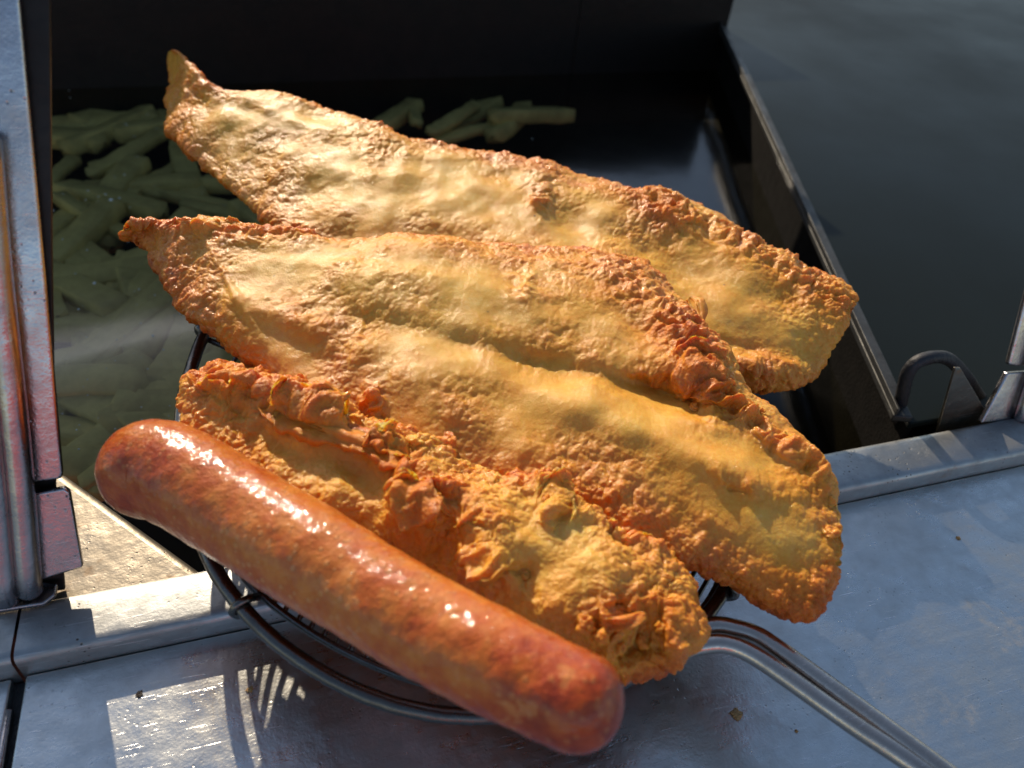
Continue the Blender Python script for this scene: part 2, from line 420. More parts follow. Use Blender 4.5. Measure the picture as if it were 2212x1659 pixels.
prism('rail_lip', [A_ - s_ * .010 + UP * .005, A_ - s_ * .0085 + UP * .005, B_ - s_ * .0085 + UP * .005, B_ - s_ * .010 + UP * .005], (0, 0, .004), M_bar, rail, .0005)
adopt(rail)
# small upright fin and cable loop by the right post
f0, f1, f2 = L(2030, 932, H), None, None
fy = toloc(f0)[1]
def onback(px, py, yy, lean=0.0):
    n_ = nrmy * math.cos(lean) - UP * math.sin(lean); P0 = along(0, yy, H)
    return hit(np.array([px], float), np.array([py], float), n_, np.array([P0 @ n_]))[0]
YF = DEP + .006
fin = prism('steel_fin', [onback(2022, 940, YF), onback(2064, 796, YF), onback(2076, 796, YF), onback(2140, 905, YF), onback(2140, 922, YF)], tuple(nrmy * .0015), M_apron, None, .0005)
tag(fin, 'small pointed steel fin standing up behind the step near the right post', 'metal fin')
cab = tube('cable_loop', [onback(x_, y_, DEP + .02) for x_, y_ in ((1938, 905), (1950, 850), (1964, 800), (1995, 776), (2045, 774), (2085, 812), (2120, 862), (2160, 890))], .0034, M_cable, None, 10, 8)
tag(cab, 'dark cable looping over the steel fin beside the right post', 'cable')

# leaning frame posts
LEAN = math.radians(22)
def onp(px, py, off=0.0):
    n_ = nrmy * math.cos(LEAN) - UP * math.sin(LEAN); P0 = along(0, DEP + .001, H)
    return hit(np.array([px], float), np.array([py], float), n_, np.array([P0 @ n_ + off]))[0]
PN = nrmy * math.cos(LEAN) - UP * math.sin(LEAN)
lp = empty('frame_post', tuple(onp(110, 1240))); tag(lp, 'tall worn steel upright at the left edge, pink and blue reflections, two tubes beside it', 'post')
prism('post_plate', [onp(x_, y_) for x_, y_ in ((-140, -120), (31, -120), (42, 0), (72, 330), (108, 720), (135, 1022), (132, 1036), (40, 1048), (-60, 1060))], tuple(PN * .003), M_post, lp, .0012)
prism('bracket_tab', [onp(x_, y_, -.0012) for x_, y_ in ((66, 1068), (138, 1055), (150, 1064), (179, 1226), (95, 1252), (60, 1262))], tuple(PN * .003), M_post, lp, .0009)
prism('backing_strip', [onp(x_, y_, .004) for x_, y_ in ((-140, -130), (106, -130), (112, 560), (120, 1060), (140, 1275), (-80, 1295))], tuple(PN * .002), M_dark, lp, .0005)
tube('post_tube', [onp(x_, y_, -.004) for x_, y_ in ((-32, 300), (-5, 600), (35, 950), (64, 1278))], .0043, M_tube, lp, 18, 6)
tube('post_tube', [onp(x_, y_, -.004) for x_, y_ in ((-90, 300), (-62, 600), (-18, 980), (14, 1296))], .0045, M_tube, lp, 18, 6)
prism('tube_foot', [along(*toloc(onz([x_], [y_], H)[0])[:2], H + .0005) for x_, y_ in ((-20, 1296), (95, 1262), (128, 1268), (124, 1292), (98, 1312), (-20, 1330))], (0, 0, .002), M_tube, lp, .0008)
adopt(lp)
rp = empty('frame_post', tuple(onp(2190, 905))); tag(rp, 'worn steel upright at the right edge, mauve reflections, standing on the blue step', 'post')
prism('post_plate', [onp(x_, y_) for x_, y_ in ((2600, -200), (2420, 780), (2196, 792), (2180, 788), (2226, 610), (2290, 380), (2440, -200))], tuple(PN * .003), M_post, rp, .0012)
prism('bracket_tab', [onp(x_, y_, -.0012) for x_, y_ in ((2178, 806), (2400, 790), (2370, 895), (2120, 914))], tuple(PN * .003), M_post, rp, .0009)
tube('post_tube', [onp(x_, y_, -.004) for x_, y_ in ((2500, -150), (2330, 450), (2270, 700), (2205, 905))], .0035, M_tube, rp, 16, 6)
adopt(rp)

# unseen red panel added behind the camera to put pink reflections in the steel
aw = prism('red_reflector_panel', [(-.9, -1.3, -.35), (1.6, -1.3, -.35), (1.6, -1.5, .22), (-.9, -1.5, .22)], (0, -.02, 0), simple('red_reflector_mat', (.42, .05, .06), .7, 0, 20, .3), None, .004)
tag(aw, 'unseen red panel added behind the camera, mirrored as pink in the steel posts', 'reflector panel')

# ------------------------------------------------------------------ chips in the oil
chip_me = []
def chip_mesh(k_):
    n, m = 26, 12; t_ = np.linspace(0, 1, n); ln = rng.uniform(.055, .11); wd = rng.uniform(.0055, .0105); bend = rng.uniform(-.004, .004)
    V = []
    for i, u in enumerate(t_):
        e = min(1, (min(u, 1 - u) * n / .9 + .02)) ** .5
        for j in range(m):
            th = 2 * math.pi * j / m; cs, sn = math.cos(th), math.sin(th)
            V.append(((u - .5) * ln, bend * math.sin(math.pi * u) + wd * e * math.copysign(abs(cs) ** .28, cs), wd * .7 * e * math.copysign(abs(sn) ** .28, sn)))
    V = np.array(V); V = V + (fbm(V * 60 + k_ * 9, 4) * .0008)[:, None] * np.array([.3, 1, 1])
    idx = np.arange(n * m).reshape(n, m); Fq = np.stack([idx[:-1], np.roll(idx[:-1], -1, 1), np.roll(idx[1:], -1, 1), idx[1:]], -1).reshape(-1, 4)
    o = mesh_np('fried_potato_chip', V, Fq, M_chip); return o
protos = [chip_mesh(i) for i in range(6)]
spots = []
for i in range(84):
    x_ = rng.uniform(110, 620); y_ = rng.uniform(130, 1010)
    if x_ > 480 and y_ > 560: x_ -= 200
    spots.append((x_, y_))
spots += [(900, 240), (980, 255), (1040, 235), (1100, 262), (1150, 250), (840, 262), (1010, 290), (150, 560), (160, 520), (240, 650), (300, 700)]
for i, (x_, y_) in enumerate(spots):
    o = protos[i] if i < 6 else protos[i % 6].copy()
    if i >= 6: C.objects.link(o)
    z_ = ZO - rng.uniform(.019, .032); P = L(x_, y_, z_)
    o.location = P; o.rotation_euler = (rng.uniform(-.3, .3), rng.uniform(-.14, .14), rng.uniform(0, 3.14))
    if x_ > 700: tag(o, 'pale potato chip floating in dark oil behind the farthest battered fillet', 'chip', 'chips behind the back fillet')
    else: tag(o, 'pale potato chip sunk in dark oil between the left post and the fish', 'chip', 'chips frying beside the left post')

# bubbles standing on the oil
def froth(pts):
    VV, FF = [], []; n, m = 6, 10
    for k_, (x_, y_, r_) in enumerate(pts):
        P = L(x_, y_, ZO); o_ = len(VV)
        for i in range(n):
            ph = math.pi / 2 * i / (n - 1)
            for j in range(m):
                th = 2 * math.pi * j / m; VV.append(P + r_ / 1000 * np.array([math.sin(ph) * math.cos(th), math.sin(ph) * math.sin(th), math.cos(ph) * .8]))
        for i in range(n - 1):
            for j in range(m): FF.append([o_ + i * m + j, o_ + i * m + (j + 1) % m, o_ + (i + 1) * m + (j + 1) % m, o_ + (i + 1) * m + j])
    t = NT('oil_froth'); t.set(Base_Color=(.45, .48, .42), Roughness=.12, Specular_IOR_Level=.6)
    return mesh_np('oil_froth', VV, FF, t.m)
fr_ = [(240, 432, 1.6), (228, 420, .9), (258, 428, .8), (190, 412, .7), (185, 432, .6), (100 + 15, 455, .8), (204, 612, 1.2), (188, 540, .6), (350, 575, .8), (300, 625, .7), (1782, 456, .9), (925, 410, 1.0), (960, 402, .8), (330, 725, .8), (170, 668, .8), (1150, 300, .6), (500, 250, .6)]
fr_ += [(rng.uniform(115, 600), rng.uniform(150, 1000), rng.uniform(.25, .6)) for _ in range(110)]
tag(froth(fr_), 'scattered pale bubbles and specks floating on the dark frying oil', 'bubbles', kind='stuff')

# ------------------------------------------------------------------ fried things
def gsum(px, py, lst):
    s_ = np.zeros_like(px)
    for (x0, y0, rx, ry, ang, amp) in lst:
        ca, sa = math.cos(math.radians(ang)), math.sin(math.radians(ang)); dx, dy = px - x0, py - y0
        u, v_ = dx * ca + dy * sa, -dx * sa + dy * ca
        s_ += amp * np.exp(-(u / rx) ** 2 - (v_ / ry) ** 2)
    return s_
SURF = [None]
def body(name, st, nu, nt_top, nt_bot, wT, wB, mat, parent=None, brown=(), bumpf=(), edge=.5, lump=1.0, warp=.002, seed=0., pal=.25, fine=1.0, power=.62, on=None, flank_shade=0.0, cbase=.09, frill=()):
    """closed body lofted between two outlines given as stations (Tx,Ty,Bx,By,half thickness mm); wT/wB heights over the skimmer (m)"""
    st = np.array(st, float); seg = np.linalg.norm((st[1:, :2] + st[1:, 2:4] - st[:-1, :2] - st[:-1, 2:4]) / 2, axis=1)
    cum = np.concatenate([[0], np.cumsum(seg + 8)]); tt = np.interp(np.linspace(0, cum[-1], nu), cum, np.arange(len(st)))
    K = crom(st, t=tt); T, B, th_ = K[:, :2], K[:, 2:4], K[:, 4] / 1000
    th_ = np.maximum(th_, 2e-4)
    ang = np.concatenate([np.linspace(0, math.pi, nt_top, endpoint=False), np.linspace(math.pi, 2 * math.pi, nt_bot, endpoint=False)])
    s_ = (1 - np.cos(ang)) / 2; hh = np.sign(np.sin(ang)) * np.abs(np.sin(ang)) ** power
    px = T[:, None, 0] * (1 - s_) + B[:, None, 0] * s_; py = T[:, None, 1] * (1 - s_) + B[:, None, 1] * s_
    ww = (wT * (1 - s_) + wB * s_)[None] + 0 * px
    P = onf(px, py, ww)
    VD = CAM - P.reshape(-1, 3).mean(0); VD /= np.linalg.norm(VD)
    hgt = th_[:, None] * hh[None]
    top = np.clip(np.sin(ang), 0, 1)[None] ** .5
    hgt = hgt + gsum(px, py, bumpf) / 1000 * top * np.minimum(1, th_[:, None] / .006)
    if on is not None:
        sp_, sP, sV = on; q = np.stack([px.ravel(), py.ravel()], 1)
        near = np.concatenate([((q_[:, None] - sp_[None]) ** 2).sum(-1).argmin(1) for q_ in np.array_split(q, 12)])
        lift = (wT * (1 - s_) + wB * s_)[None] + 0 * px
        depth = ((sP[near] - CAM) @ VD).reshape(px.shape)
        ker = np.ones(9) / 9
        for _ in range(3):
            dd = np.pad(depth, ((4, 4), (0, 0)), 'edge'); depth = np.stack([np.convolve(dd[:, j], ker, 'valid') for j in range(dd.shape[1])], 1)
        r_ = rays(px, py); P = CAM + r_ * ((depth + lift) / (r_ @ VD))[..., None]
    P = P + hgt[..., None] * VD
    def normals(P):
        du = np.gradient(P, axis=0); dv = np.roll(P, -1, 1) - np.roll(P, 1, 1)
        n_ = np.cross(du, dv); l_ = np.linalg.norm(n_, axis=-1, keepdims=True); return n_ / np.maximum(l_, 1e-12)
    n_ = normals(P)
    if (n_[nu // 2, nt_top // 2] @ VD) < 0: n_ = -n_
    Q = P + seed
    SURF[0] = (np.stack([px[::6, :nt_top:5].ravel(), py[::6, :nt_top:5].ravel()], 1), P[::6, :nt_top:5].reshape(-1, 3), VD)
    # how crisp: rough and brown near the outline and in patches
    edged = 1 - np.clip(np.sin(ang), 0, 1)[None] ** .8 + 0 * px
    endd = np.exp(-np.minimum(np.arange(nu), np.arange(nu)[::-1]) / nu * 22)[:, None]
    patch = fbm(Q * 26, 4)
    bg_ = gsum(px, py, brown); bg_ = np.where(bg_ > 0, bg_ * .7, bg_ * .6) + flank_shade * s_[None] ** 1.5  # last term paints the lower flank's shade in as deeper brown
    frl = np.clip(gsum(px, py, frill), 0, 1)
    crisp = np.clip(cbase + .6 * frl + .6 * edged ** 1.5 + .4 * endd + .34 * patch + .9 * bg_, 0.03, 1)
    qw = Q + .0016 * np.stack([noise(Q * 130), noise(Q * 130 + 31), noise(Q * 130 + 67)], -1)
    cl = cells(qw * 190); cl2 = cells(qw * 380)
    rid = billow(Q * 75, 4)
    d = lump * (fbm(Q * 30, 2) * .0026 + fbm(Q * 80, 2) * .0005 + crisp * (.0020 * cl + .0011 * cl2 + .0005 * cells(Q * 640)) + (.16 + crisp) * fbm(Q * 420, 4, .6) * .00042 * fine)
    ft = np.clip(np.sin(ang), 0, 1)[None] ** .3 if on is None else 1.0
    d = d + frl * ft * (.0030 * (1 - np.abs(fbm(qw * 85, 3)) * 2.4) + .0022 * cells(qw * 120))
    taper = np.minimum(1, th_ / (.0008 if on is not None else .004))[:, None]
    P2 = P + n_ * (d * taper)[..., None]
    wv = np.stack([fbm(Q * 85 + 40, 3), fbm(Q * 85 + 80, 3), fbm(Q * 85 + 120, 3)], -1)
    P2 = P2 + wv * warp * ((crisp + 1.2 * frl) * taper)[..., None]
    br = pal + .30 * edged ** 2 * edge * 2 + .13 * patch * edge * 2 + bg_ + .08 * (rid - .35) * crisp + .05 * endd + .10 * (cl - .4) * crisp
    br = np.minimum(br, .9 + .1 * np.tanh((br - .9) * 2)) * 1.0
    V = P2.reshape(-1, 3); m = len(ang); idx = np.arange(nu * m).reshape(nu, m)
    Fq = np.stack([idx[:-1], np.roll(idx[:-1], -1, 1), np.roll(idx[1:], -1, 1), idx[1:]], -1).reshape(-1, 4)
    c0, c1 = V[idx[0]].mean(0), V[idx[-1]].mean(0); V = V.copy(); V[idx[0]] = c0; V[idx[-1]] = c1
    return mesh_np(name, V, Fq[:, ::-1], mat, parent, {'brown': br, 'crisp': crisp})

# upper fillet
st1 = [(372, 108, 364, 112, .6), (390, 118, 366, 135, 1.6), (408, 140, 370, 165, 3), (448, 178, 362, 220, 4.5), (520, 200, 368, 275, 7), (600, 207, 410, 325, 9),
       (680, 228, 480, 392, 11), (780, 260, 560, 458, 12), (870, 298, 640, 520, 13), (1000, 318, 760, 590, 14), (1150, 352, 900, 650, 14), (1300, 390, 1050, 710, 14),
       (1375, 424, 1200, 760, 15), (1425, 415, 1320, 790, 15), (1505, 448, 1420, 808, 15), (1600, 508, 1500, 818, 14), (1690, 562, 1590, 824, 13), (1760, 592, 1670, 828, 12),
       (1815, 610, 1735, 818, 11), (1832, 642, 1762, 788, 8), (1828, 680, 1782, 735, 4)]
br1 = [(400, 260, 60, 110, 0, .30), (430, 190, 45, 40, 0, .2), (520, 215, 90, 22, 20, .22), (640, 300, 60, 40, 20, .22), (640, 500, 60, 30, 20, .35), (1160, 440, 26, 36, 20, .22), (1420, 470, 70, 45, 30, .38), (1560, 530, 130, 32, 30, .35),
       (1740, 630, 90, 35, 30, .30), (1820, 660, 40, 60, 0, .3), (1640, 790, 140, 35, 8, .32), (1250, 400, 160, 14, 20, .28), (1050, 340, 160, 12, 15, .22), (1560, 640, 100, 20, 20, .12),
       (850, 440, 260, 90, 25, -.16), (1330, 560, 200, 60, 25, -.14), (1680, 700, 80, 40, 20, -.15), (1180, 520, 90, 20, 30, .12)]
bf1 = [(900, 420, 420, 60, 24, 3), (1330, 520, 260, 26, 24, -3.0), (1430, 470, 80, 45, 30, 4), (1600, 560, 160, 25, 30, 3), (620, 250, 120, 16, 20, 3), (1160, 430, 14, 26, 20, 2.5), (1620, 780, 130, 24, 8, 3), (1560, 740, 120, 18, 10, -3), (430, 200, 50, 14, 55, -2.5)]
fish1 = body('battered_fillet', st1, 860, 250, 70, .010, -.010, M_batter, brown=br1, bumpf=bf1, seed=.0, frill=[(1440, 460, 70, 30, 30, .8), (1580, 520, 130, 22, 30, .7), (1740, 610, 90, 26, 30, .6), (1640, 800, 110, 24, 8, .6), (430, 200, 30, 16, 50, .5), (640, 500, 50, 20, 20, .6), (1165, 440, 20, 30, 15, .5)], pal=.29, edge=.55, flank_shade=.10, warp=.0013)
tag(fish1, 'long pale golden battered fish fillet lying farthest back, pointed tail up at the left', 'fried fish')

st2 = [(268, 492, 270, 506, 2), (285, 482, 282, 520, 5), (345, 477, 318, 527, 6), (385, 487, 335, 565, 7), (440, 478, 360, 612, 9), (500, 476, 400, 655, 11), (560, 495, 445, 700, 13),
       (650, 514, 520, 762, 15), (750, 518, 610, 835, 16), (860, 514, 720, 910, 17), (960, 519, 840, 975, 18), (1070, 530, 950, 1022, 18), (1200, 540, 1080, 1066, 18), (1310, 548, 1180, 1100, 18),
       (1400, 572, 1270, 1135, 18), (1460, 630, 1350, 1168, 17), (1510, 700, 1430, 1198, 17), (1565, 765, 1510, 1228, 16), (1600, 835, 1575, 1252, 15), (1665, 890, 1635, 1284, 14), (1740, 958, 1685, 1305, 12),
       (1778, 1020, 1728, 1312, 10), (1800, 1110, 1755, 1290, 7), (1800, 1180, 1775, 1250, 4)]
br2 = [(310, 500, 60, 25, 0, .35), (420, 520, 120, 28, 10, .28), (370, 580, 50, 60, 60, .25), (560, 505, 200, 20, 4, .35), (660, 700, 90, 30, 20, .25), (500, 690, 180, 30, 42, .15), (1000, 560, 260, 20, 5, .16), (1120, 620, 50, 40, 20, .22),
       (1350, 640, 120, 60, 30, .32), (1460, 760, 90, 60, 50, .5), (1510, 840, 70, 50, 50, .5), (1400, 820, 80, 20, 10, .35), (1620, 930, 90, 30, 38, .42), (1730, 1040, 40, 110, -20, .30), (1560, 1030, 90, 28, 25, .28), (1380, 1000, 110, 26, 25, .12),
       (1740, 1250, 90, 60, 0, .30), (1560, 1200, 260, 40, 26, .18), (820, 870, 26, 45, 0, .25), (860, 640, 230, 70, 12, -.20), (950, 760, 160, 50, 25, -.15), (1320, 900, 200, 45, 20, -.20), (1620, 1110, 120, 50, 25, -.16), (1100, 980, 260, 40, 30, .08)]
bf2 = [(1170, 790, 330, 30, 14, -6), (1430, 850, 90, 26, 22, -9), (1320, 900, 230, 45, 22, 5), (1600, 1080, 200, 70, 35, 4), (900, 600, 420, 60, 8, 4), (1120, 560, 260, 20, 5, 2.5), (1400, 680, 150, 40, 40, 4), (1500, 800, 60, 50, 50, 5),
       (1620, 930, 120, 18, 38, 4), (650, 700, 130, 26, 22, 3), (1560, 1010, 110, 20, 25, 2.5), (820, 860, 16, 36, -10, 4), (950, 850, 250, 40, 32, 2), (700, 560, 160, 12, 5, -2), (520, 620, 120, 8, 60, 1.5)]
fish2 = body('battered_fillet', st2, 880, 290, 70, .017, .003, M_batter, brown=br2, bumpf=bf2, seed=3.3, frill=[(1360, 620, 80, 34, 35, .5), (1450, 720, 60, 36, 55, .9), (1500, 790, 60, 50, 50, 1.0), (1520, 860, 60, 36, 45, 1.0), (1620, 920, 80, 20, 38, .9), (1720, 1000, 60, 20, 45, .8), (1550, 1030, 60, 16, 25, .5), (820, 865, 18, 36, -10, .8), (430, 505, 110, 16, 8, .7), (600, 512, 120, 12, 5, .5), (1130, 620, 30, 34, 20, .5), (1400, 815, 60, 10, 12, .6)], pal=.31, edge=.6, flank_shade=.22, warp=.0016)
on2 = SURF[0]
tag(fish2, 'widest battered fish fillet in the middle, folded, with crisp brown ridge at its right end', 'fried fish')

st3 = [(416, 840, 414, 895, 4), (440, 815, 424, 928, 10), (500, 805, 465, 975, 14), (570, 815, 530, 1020, 16), (650, 843, 600, 1062, 17), (740, 878, 680, 1105, 18), (840, 930, 770, 1150, 18), (930, 953, 850, 1193, 18),
       (990, 1005, 930, 1235, 18), (1080, 1045, 1010, 1275, 18), (1180, 1075, 1090, 1315, 18), (1270, 1125, 1170, 1350, 18), (1350, 1160, 1240, 1385, 18), (1415, 1202, 1285, 1420, 15), (1452, 1240, 1335, 1452, 12),
       (1468, 1290, 1380, 1460, 9), (1480, 1338, 1420, 1440, 6), (1486, 1378, 1455, 1402, 3)]
br3 = [(560, 860, 150, 40, 15, .35), (440, 880, 40, 50, 0, .12), (700, 920, 160, 22, 24, .38), (850, 1000, 120, 34, 32, .42), (620, 980, 60, 30, 20, -.12), (900, 1090, 60, 60, 30, .40), (950, 1060, 90, 30, 30, .4), (1040, 1160, 60, 70, 60, -.18), (1100, 1080, 90, 40, 25, -.16),
       (1175, 1110, 30, 40, 0, .25), (1060, 1230, 80, 30, 30, .25), (1250, 1180, 80, 40, 20, -.12), (1300, 1320, 30, 60, -10, .25), (1420, 1330, 100, 40, 30, .32), (1420, 1440, 90, 40, -30, .35), (1250, 1260, 60, 50, 0, .02), (560, 1060, 120, 30, 25, .25)]
bf3 = [(700, 915, 190, 14, 24, 5), (640, 985, 90, 28, 24, -4), (760, 1010, 80, 26, 32, -3.5), (900, 1090, 46, 46, 30, 7), (960, 1180, 30, 60, 30, -5), (1060, 1190, 60, 50, 60, 4), (1175, 1110, 18, 44, -10, 6), (1300, 1340, 20, 90, -15, 5), (1370, 1370, 50, 40, 0, -5), (1440, 1350, 50, 60, 30, 4),
       (1120, 1240, 26, 30, 0, -5), (1050, 1120, 120, 30, 30, 3), (1280, 1220, 60, 30, 30, 3)]
stick = body('battered_fish_goujon', st3, 760, 260, 60, .014, .008, M_batter, brown=br3, bumpf=bf3, seed=7.7, cbase=.32, frill=[(560, 860, 130, 26, 15, .7), (720, 905, 120, 20, 24, .9), (850, 985, 80, 26, 36, 1.0), (910, 1080, 50, 50, 30, 1.0), (1000, 1130, 40, 26, 30, .7), (1060, 1220, 70, 26, 30, .9), (1180, 1110, 20, 44, -10, .9), (1310, 1340, 26, 60, -15, .9), (1390, 1370, 60, 22, -10, .5), (1425, 1310, 20, 46, 10, .35), (950, 975, 50, 16, 20, .7), (1130, 1065, 70, 14, 22, .6), (1300, 1150, 120, 12, 24, .6)], pal=.37, edge=.7, flank_shade=.12, lump=1.15, warp=.0028, fine=1.3)
on3 = SURF[0]
tag(stick, 'narrow craggy orange battered fish strip lying just behind the sausage', 'fried fish')

# loose crisp flaps of batter standing off the crust (thin crumpled sheets)
def flap(parent, on, st, wT, wB, brown=.55, seed=0., nu=110, nt_=46):
    return body('batter_flap', st, nu, nt_, 30, wT, wB, M_batter, parent, seed=seed, pal=brown, edge=.3, lump=.8, warp=.0045, power=.5, on=on)
flap(fish2, on2, [(1492, 640, 1490, 644, .4), (1512, 655, 1490, 690, .8), (1515, 700, 1480, 730, .9), (1505, 760, 1480, 765, .5)], .002, .000, .45, 2.4, 60, 30)
flap(stick, on3, [(560, 880, 556, 884, .4), (640, 855, 590, 915, .9), (720, 885, 670, 945, 1.1), (800, 920, 770, 975, 1.1), (860, 955, 840, 1010, .9), (880, 1010, 872, 1016, .4)], .0, .004, .60, 5.2)

# rounded crumbs of batter fried onto the crusts
def nuggets(parent, on, pts):
    sp_, sP, sV = on
    for k_, (x_, y_, r_, br_) in enumerate(pts):
        i = ((sp_ - (x_, y_)) ** 2).sum(1).argmin(); P0 = CAM + (sP[i] - CAM); n, m = 28, 36
        r0_ = rays(x_, y_); P0 = CAM + r0_ * (((sP[i] - CAM) @ sV) / (r0_ @ sV)); r_ = r_ / 1000
        ph = np.linspace(0, math.pi, n)[:, None]; th = np.linspace(0, 2 * math.pi, m, endpoint=False)[None]
        D = np.stack([np.sin(ph) * np.cos(th), np.sin(ph) * np.sin(th), np.cos(ph) + 0 * th], -1)
        sc_ = rng.uniform(.7, 1.4, 3); V = D * sc_ * r_
        V = V * (1 + .5 * fbm(D * 1.3 + k_ * 5, 3) + .28 * cells(D * 2.2 + k_))[..., None] + P0 + sV * r_ * .2
        idx = np.arange(n * m).reshape(n, m); Fq = np.stack([idx[:-1], np.roll(idx[:-1], -1, 1), np.roll(idx[1:], -1, 1), idx[1:]], -1).reshape(-1, 4)
        mesh_np('batter_crumb', V.reshape(-1, 3), Fq, M_batter, parent, {'brown': np.full(n * m, br_), 'crisp': np.full(n * m, .7)})
nuggets(stick, on3, [(905, 958, 2.6, .3), (935, 962, 2.4, .35), (965, 985, 2.6, .3), (1000, 1012, 2.4, .3), (1035, 1028, 2.8, .35), (1075, 1048, 2.4, .3), (1110, 1062, 2.6, .42), (1150, 1080, 2.2, .5), (1180, 1092, 2.4, .6),
    (1230, 1112, 2.2, .35), (1270, 1132, 2.4, .35), (1330, 1158, 2.2, .4), (1380, 1182, 2.5, .45), (1440, 1208, 2.4, .45), (1300, 1375, 1.6, .55), (1335, 1395, 1.9, .6), (1385, 1385, 1.6, .6), (1425, 1355, 1.5, .55), (1265, 1350, 2.0, .55),
    (1465, 1300, 1.8, .6), (1470, 1370, 1.8, .6), (820, 925, 2.2, .6), (775, 905, 2.0, .6), (1010, 1225, 2.2, .55), (1050, 1250, 2.4, .55), (1125, 1240, 1.8, .5), (930, 1120, 2.4, .65), (905, 1080, 2.2, .7), (470, 820, 2.2, .6), (430, 850, 2.2, .6)])
nuggets(fish2, on2, [(1500, 655, 1.6, .5), (1512, 690, 1.8, .55), (1490, 735, 2.4, .6), (1540, 760, 2.4, .6), (1560, 800, 2.4, .62), (1470, 850, 2.0, .62), (1500, 880, 1.6, .6), (1640, 900, 2.0, .55), (1690, 945, 2.0, .5), (1755, 1010, 2.0, .5), (400, 492, 1.8, .55), (500, 482, 2.2, .5), (470, 487, 1.8, .55), (545, 494, 1.8, .5), (1790, 1080, 1.8, .5), (1795, 1150, 1.8, .55)])

# sausage
def sausage():
    sp = crom([(328, 1012), (382, 1030), (562, 1136), (700, 1222), (845, 1307), (970, 1378), (1095, 1445), (1180, 1488), (1240, 1516)], 400)
    seg = np.linalg.norm(np.diff(sp, axis=0), axis=1); cum = np.concatenate([[0], np.cumsum(seg)])
    n_ = 330; sp = np.stack([np.interp(np.linspace(0, cum[-1], n_), cum, sp[:, i]) for i in (0, 1)], 1)
    c_ = onf(sp[:, 0], sp[:, 1], np.linspace(.016, .042, n_)); fwd = -RW[:, 2]; R = 108.5 * ((c_ - CAM) @ fwd) / F * (1 + .02 * np.sin(np.linspace(0, 5, n_)))
    ph = np.linspace(0, math.pi / 2, 40)[:-1]
    tg = np.gradient(c_, axis=0); tg /= np.linalg.norm(tg, axis=1)[:, None]
    c0 = c_[0] - tg[0] * (R[0] * np.cos(ph) * 1.0)[:, None]; c1 = c_[-1] + tg[-1] * (R[-1] * np.cos(ph[::-1]) * 1.0)[:, None]
    cc = np.vstack([c0, c_, c1]); RR = np.concatenate([R[0] * np.sin(ph) ** .95, R, R[-1] * np.sin(ph[::-1]) ** .95]) + 1e-6
    tt = np.vstack([np.repeat(tg[:1], 39, 0), tg, np.repeat(tg[-1:], 39, 0)])
    u = np.cross(tt, NF); u /= np.linalg.norm(u, axis=1)[:, None]; v_ = np.cross(tt, u)
    m = 220; th = np.linspace(0, 2 * math.pi, m, endpoint=False)
    D = np.cos(th)[None, :, None] * u[:, None] + np.sin(th)[None, :, None] * v_[:, None]
    V = cc[:, None] + RR[:, None, None] * D
    d = fbm(V * 26, 2) * .0011 + fbm(V * 160, 3) * .00022
    V = V + D * (d * np.minimum(1, RR[:, None] / .01))[..., None]
    N = len(cc); s_ = np.linspace(0, 1, N)[:, None] + 0 * V[..., 0]
    br = .33 + .16 * np.clip(D @ -RW[:, 1], 0, 1) + .07 * fbm(V * 34 + 5, 5, .6) + .16 * fbm(V * 170, 3) + .25 * np.exp(-(s_ / .05) ** 2) + .34 * np.clip((s_ - .72) / .28, 0, 1) + .22 * np.exp(-((s_ - .13) / .10) ** 2) * (np.sin(th)[None] * 0 + (np.cos(th)[None] > 0))  # view-down side has its shade painted in as extra brown
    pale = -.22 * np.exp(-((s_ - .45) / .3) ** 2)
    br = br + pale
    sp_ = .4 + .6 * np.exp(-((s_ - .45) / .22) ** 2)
    idx = np.arange(N * m).reshape(N, m); Fq = np.stack([idx[:-1], np.roll(idx[:-1], -1, 1), np.roll(idx[1:], -1, 1), idx[1:]], -1).reshape(-1, 4)
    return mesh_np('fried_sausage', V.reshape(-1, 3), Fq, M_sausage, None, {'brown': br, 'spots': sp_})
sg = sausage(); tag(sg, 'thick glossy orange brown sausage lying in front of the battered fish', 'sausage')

# ------------------------------------------------------------------ wire skimmer
WZ = -.010
def fp(pts, w_=WZ): return [onf(np.array([x_]), np.array([y_]), w_)[0] for x_, y_ in pts]
sk = empty('wire_skimmer', tuple(fp([(1000, 1100)], -.02)[0])); tag(sk, 'dark steel wire skimmer with a two rod handle holding the fried fish and sausage', 'skimmer')
ringpx = [(446, 712), (428, 752), (408, 812), (393, 880), (392, 980), (412, 1090), (452, 1205), (512, 1300), (600, 1388), (710, 1462), (820, 1512), (930, 1540), (1040, 1547), (1160, 1535), (1280, 1500), (1390, 1447), (1480, 1385), (1535, 1318), (1570, 1262), (1600, 1190), (1590, 1110), (1500, 1020)]
tube('outer_ring', fp(ringpx), .0026, M_wire, sk, 16, 10, rough=.06)
kn = fp([(441, 712)], WZ + .001)[0]
tube('ring_knob', fp([(434, 716), (444, 706), (458, 712)], WZ + .001), .0034, M_wire, sk, 14, 8, rough=.08)
inpx = [(452, 735), (492, 752), (545, 776), (640, 820), (860, 900), (1150, 960), (1400, 1040), (1540, 1140), (1560, 1225), (1522, 1310), (1455, 1372), (1360, 1430), (1230, 1480), (1080, 1500), (930, 1480), (780, 1425), (640, 1345), (530, 1250), (470, 1140), (440, 1010), (430, 880)]
WI = WZ - .002
tube('inner_ring', fp(inpx, WI), .0013, M_wire, sk, 10, 8, rough=.06)
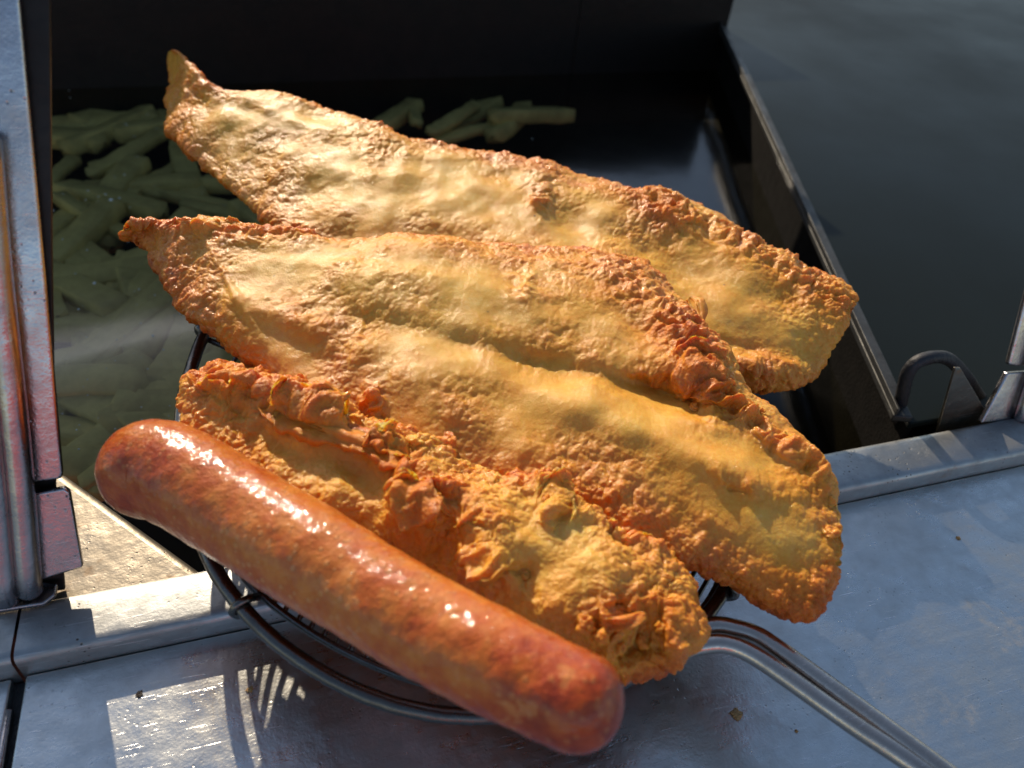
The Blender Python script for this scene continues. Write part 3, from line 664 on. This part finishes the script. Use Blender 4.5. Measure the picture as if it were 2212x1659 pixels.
# parallel rods welded between both arcs of the inner ring
poly = crom(np.array(inpx, float), 600)
dv = np.array([-.50, .866]); nv = np.array([.866, .5])
for k_, off in enumerate(np.arange(430 * .866 + 740 * .5 + 20, 1560 * .866 + 1225 * .5, 33.0)):
    d = poly @ nv - off; ids = np.where(np.sign(d[:-1]) != np.sign(d[1:]))[0]
    if len(ids) < 2: continue
    Pp = poly[ids]; t_ = Pp @ dv; a_, b_ = Pp[np.argmin(t_)], Pp[np.argmax(t_)]
    mid = (a_ + b_) / 2
    pts = [onf(np.array([q[0]]), np.array([q[1]]), wz)[0] for q, wz in ((a_, WI), ((a_ + mid) / 2, WI - .004), (mid, WI - .005), ((b_ + mid) / 2, WI - .004), (b_, WI))]
    tube('mesh_rod', pts, .0010, M_wire, sk, 8, 5)
tube('cross_brace', [fp([(470, 1120)], WI - .003)[0], fp([(760, 1180)], WI - .007)[0], fp([(1100, 1290)], WI - .007)[0], fp([(1400, 1405)], WI - .002)[0]], .0013, M_wire, sk, 8, 8)
# wrap where the inner ring is hooked round the outer one
tube('wire_hook', [fp([(560, 1288)], WI)[0], fp([(535, 1294)], WZ + .003)[0], fp([(512, 1306)], WZ + .0032)[0], fp([(502, 1322)], WZ)[0], fp([(516, 1330)], WZ - .003)[0]], .0014, M_wire, sk, 10, 8)
tube('wire_hook', [fp([(1560, 1240)], WI)[0], fp([(1582, 1262)], WZ + .0032)[0], fp([(1588, 1285)], WZ + .001)[0], fp([(1570, 1290)], WZ - .003)[0]], .0016, M_wire, sk, 10, 8)
hw = WZ + .0
tube('handle_rod', [fp([p_], w_)[0] for p_, w_ in (((1500, 1362), hw), ((1545, 1352), hw + .001), ((1584, 1357), hw + .002), ((1631, 1371), hw + .003), ((1678, 1400), hw + .004), ((1838, 1517), hw + .006), ((2020, 1652), hw + .008), ((2350, 1900), hw + .010))], .0033, M_handle, sk, 20, 10)
tube('handle_rod', [fp([p_], w_)[0] for p_, w_ in (((1420, 1428), hw), ((1480, 1402), hw + .001), ((1526, 1391), hw + .002), ((1569, 1391), hw + .003), ((1620, 1410), hw + .004), ((1693, 1458), hw + .005), ((1838, 1561), hw + .006), ((1984, 1658), hw + .007), ((2300, 1880), hw + .008))], .0033, M_handle, sk, 20, 10)
adopt(sk)

# ------------------------------------------------------------------ bits of dried batter and grease on the steel
def crumb(x_, y_, r_, mat, label, flat=.35, z_=0.0, seed=0):
    n, m = 9, 14; P = L(x_, y_, z_)
    V = []
    for i in range(n):
        ph = math.pi * i / (n - 1)
        for j in range(m):
            th = 2 * math.pi * j / m; V.append((math.sin(ph) * math.cos(th), math.sin(ph) * math.sin(th), math.cos(ph) * flat))
    V = np.array(V); V = V * (1 + .55 * fbm(V * 1.6 + seed * 3.1, 3))[:, None]
    V = V * r_ + P + np.array([0, 0, r_ * flat * .6])
    idx = np.arange(n * m).reshape(n, m); Fq = np.stack([idx[:-1], np.roll(idx[:-1], -1, 1), np.roll(idx[1:], -1, 1), idx[1:]], -1).reshape(-1, 4)
    o = mesh_np('dried_crumb', V, Fq, mat); return tag(o, label, 'crumb')
crumb(300, 1500, .0014, M_grime, 'brown grease fleck in the shadow band under the step', .15, 0, 7)
crumb(540, 1490, .0012, M_crumb, 'tan crumb at the corner of the sunlit patch below the basket rim', .3, 0, 8)
crumb(1280 + 440, 1580, .0007, M_crumb, 'tiny grain lying below the lower handle rod', .4, 0, 9)
crumb(1590, 1543, .0022, M_crumb, 'small tan crumb stuck on the counter left of the handle rods', .2, 0, 1)
crumb(1586, 1350 - 1, .0012, M_grime, 'tiny dark speck beside the bend of the upper handle rod', .8, .0, 2)
crumb(1578, 1170, .0005, M_crumb, 'pinhead crumb on the blue counter beneath the fillet', .4, 0, 3)
crumb(2070, 1163, .0010, M_crumb, 'pale speck on the blue counter at the far right', .4, 0, 4)
crumb(205, 1405, .0020, M_grime, 'brown grease flake on the shaded counter below the step', .15, 0, 5)
crumb(1415, 1206, .0009, M_crumb, 'light grain on the counter under the goujon tip', .4, 0, 6)
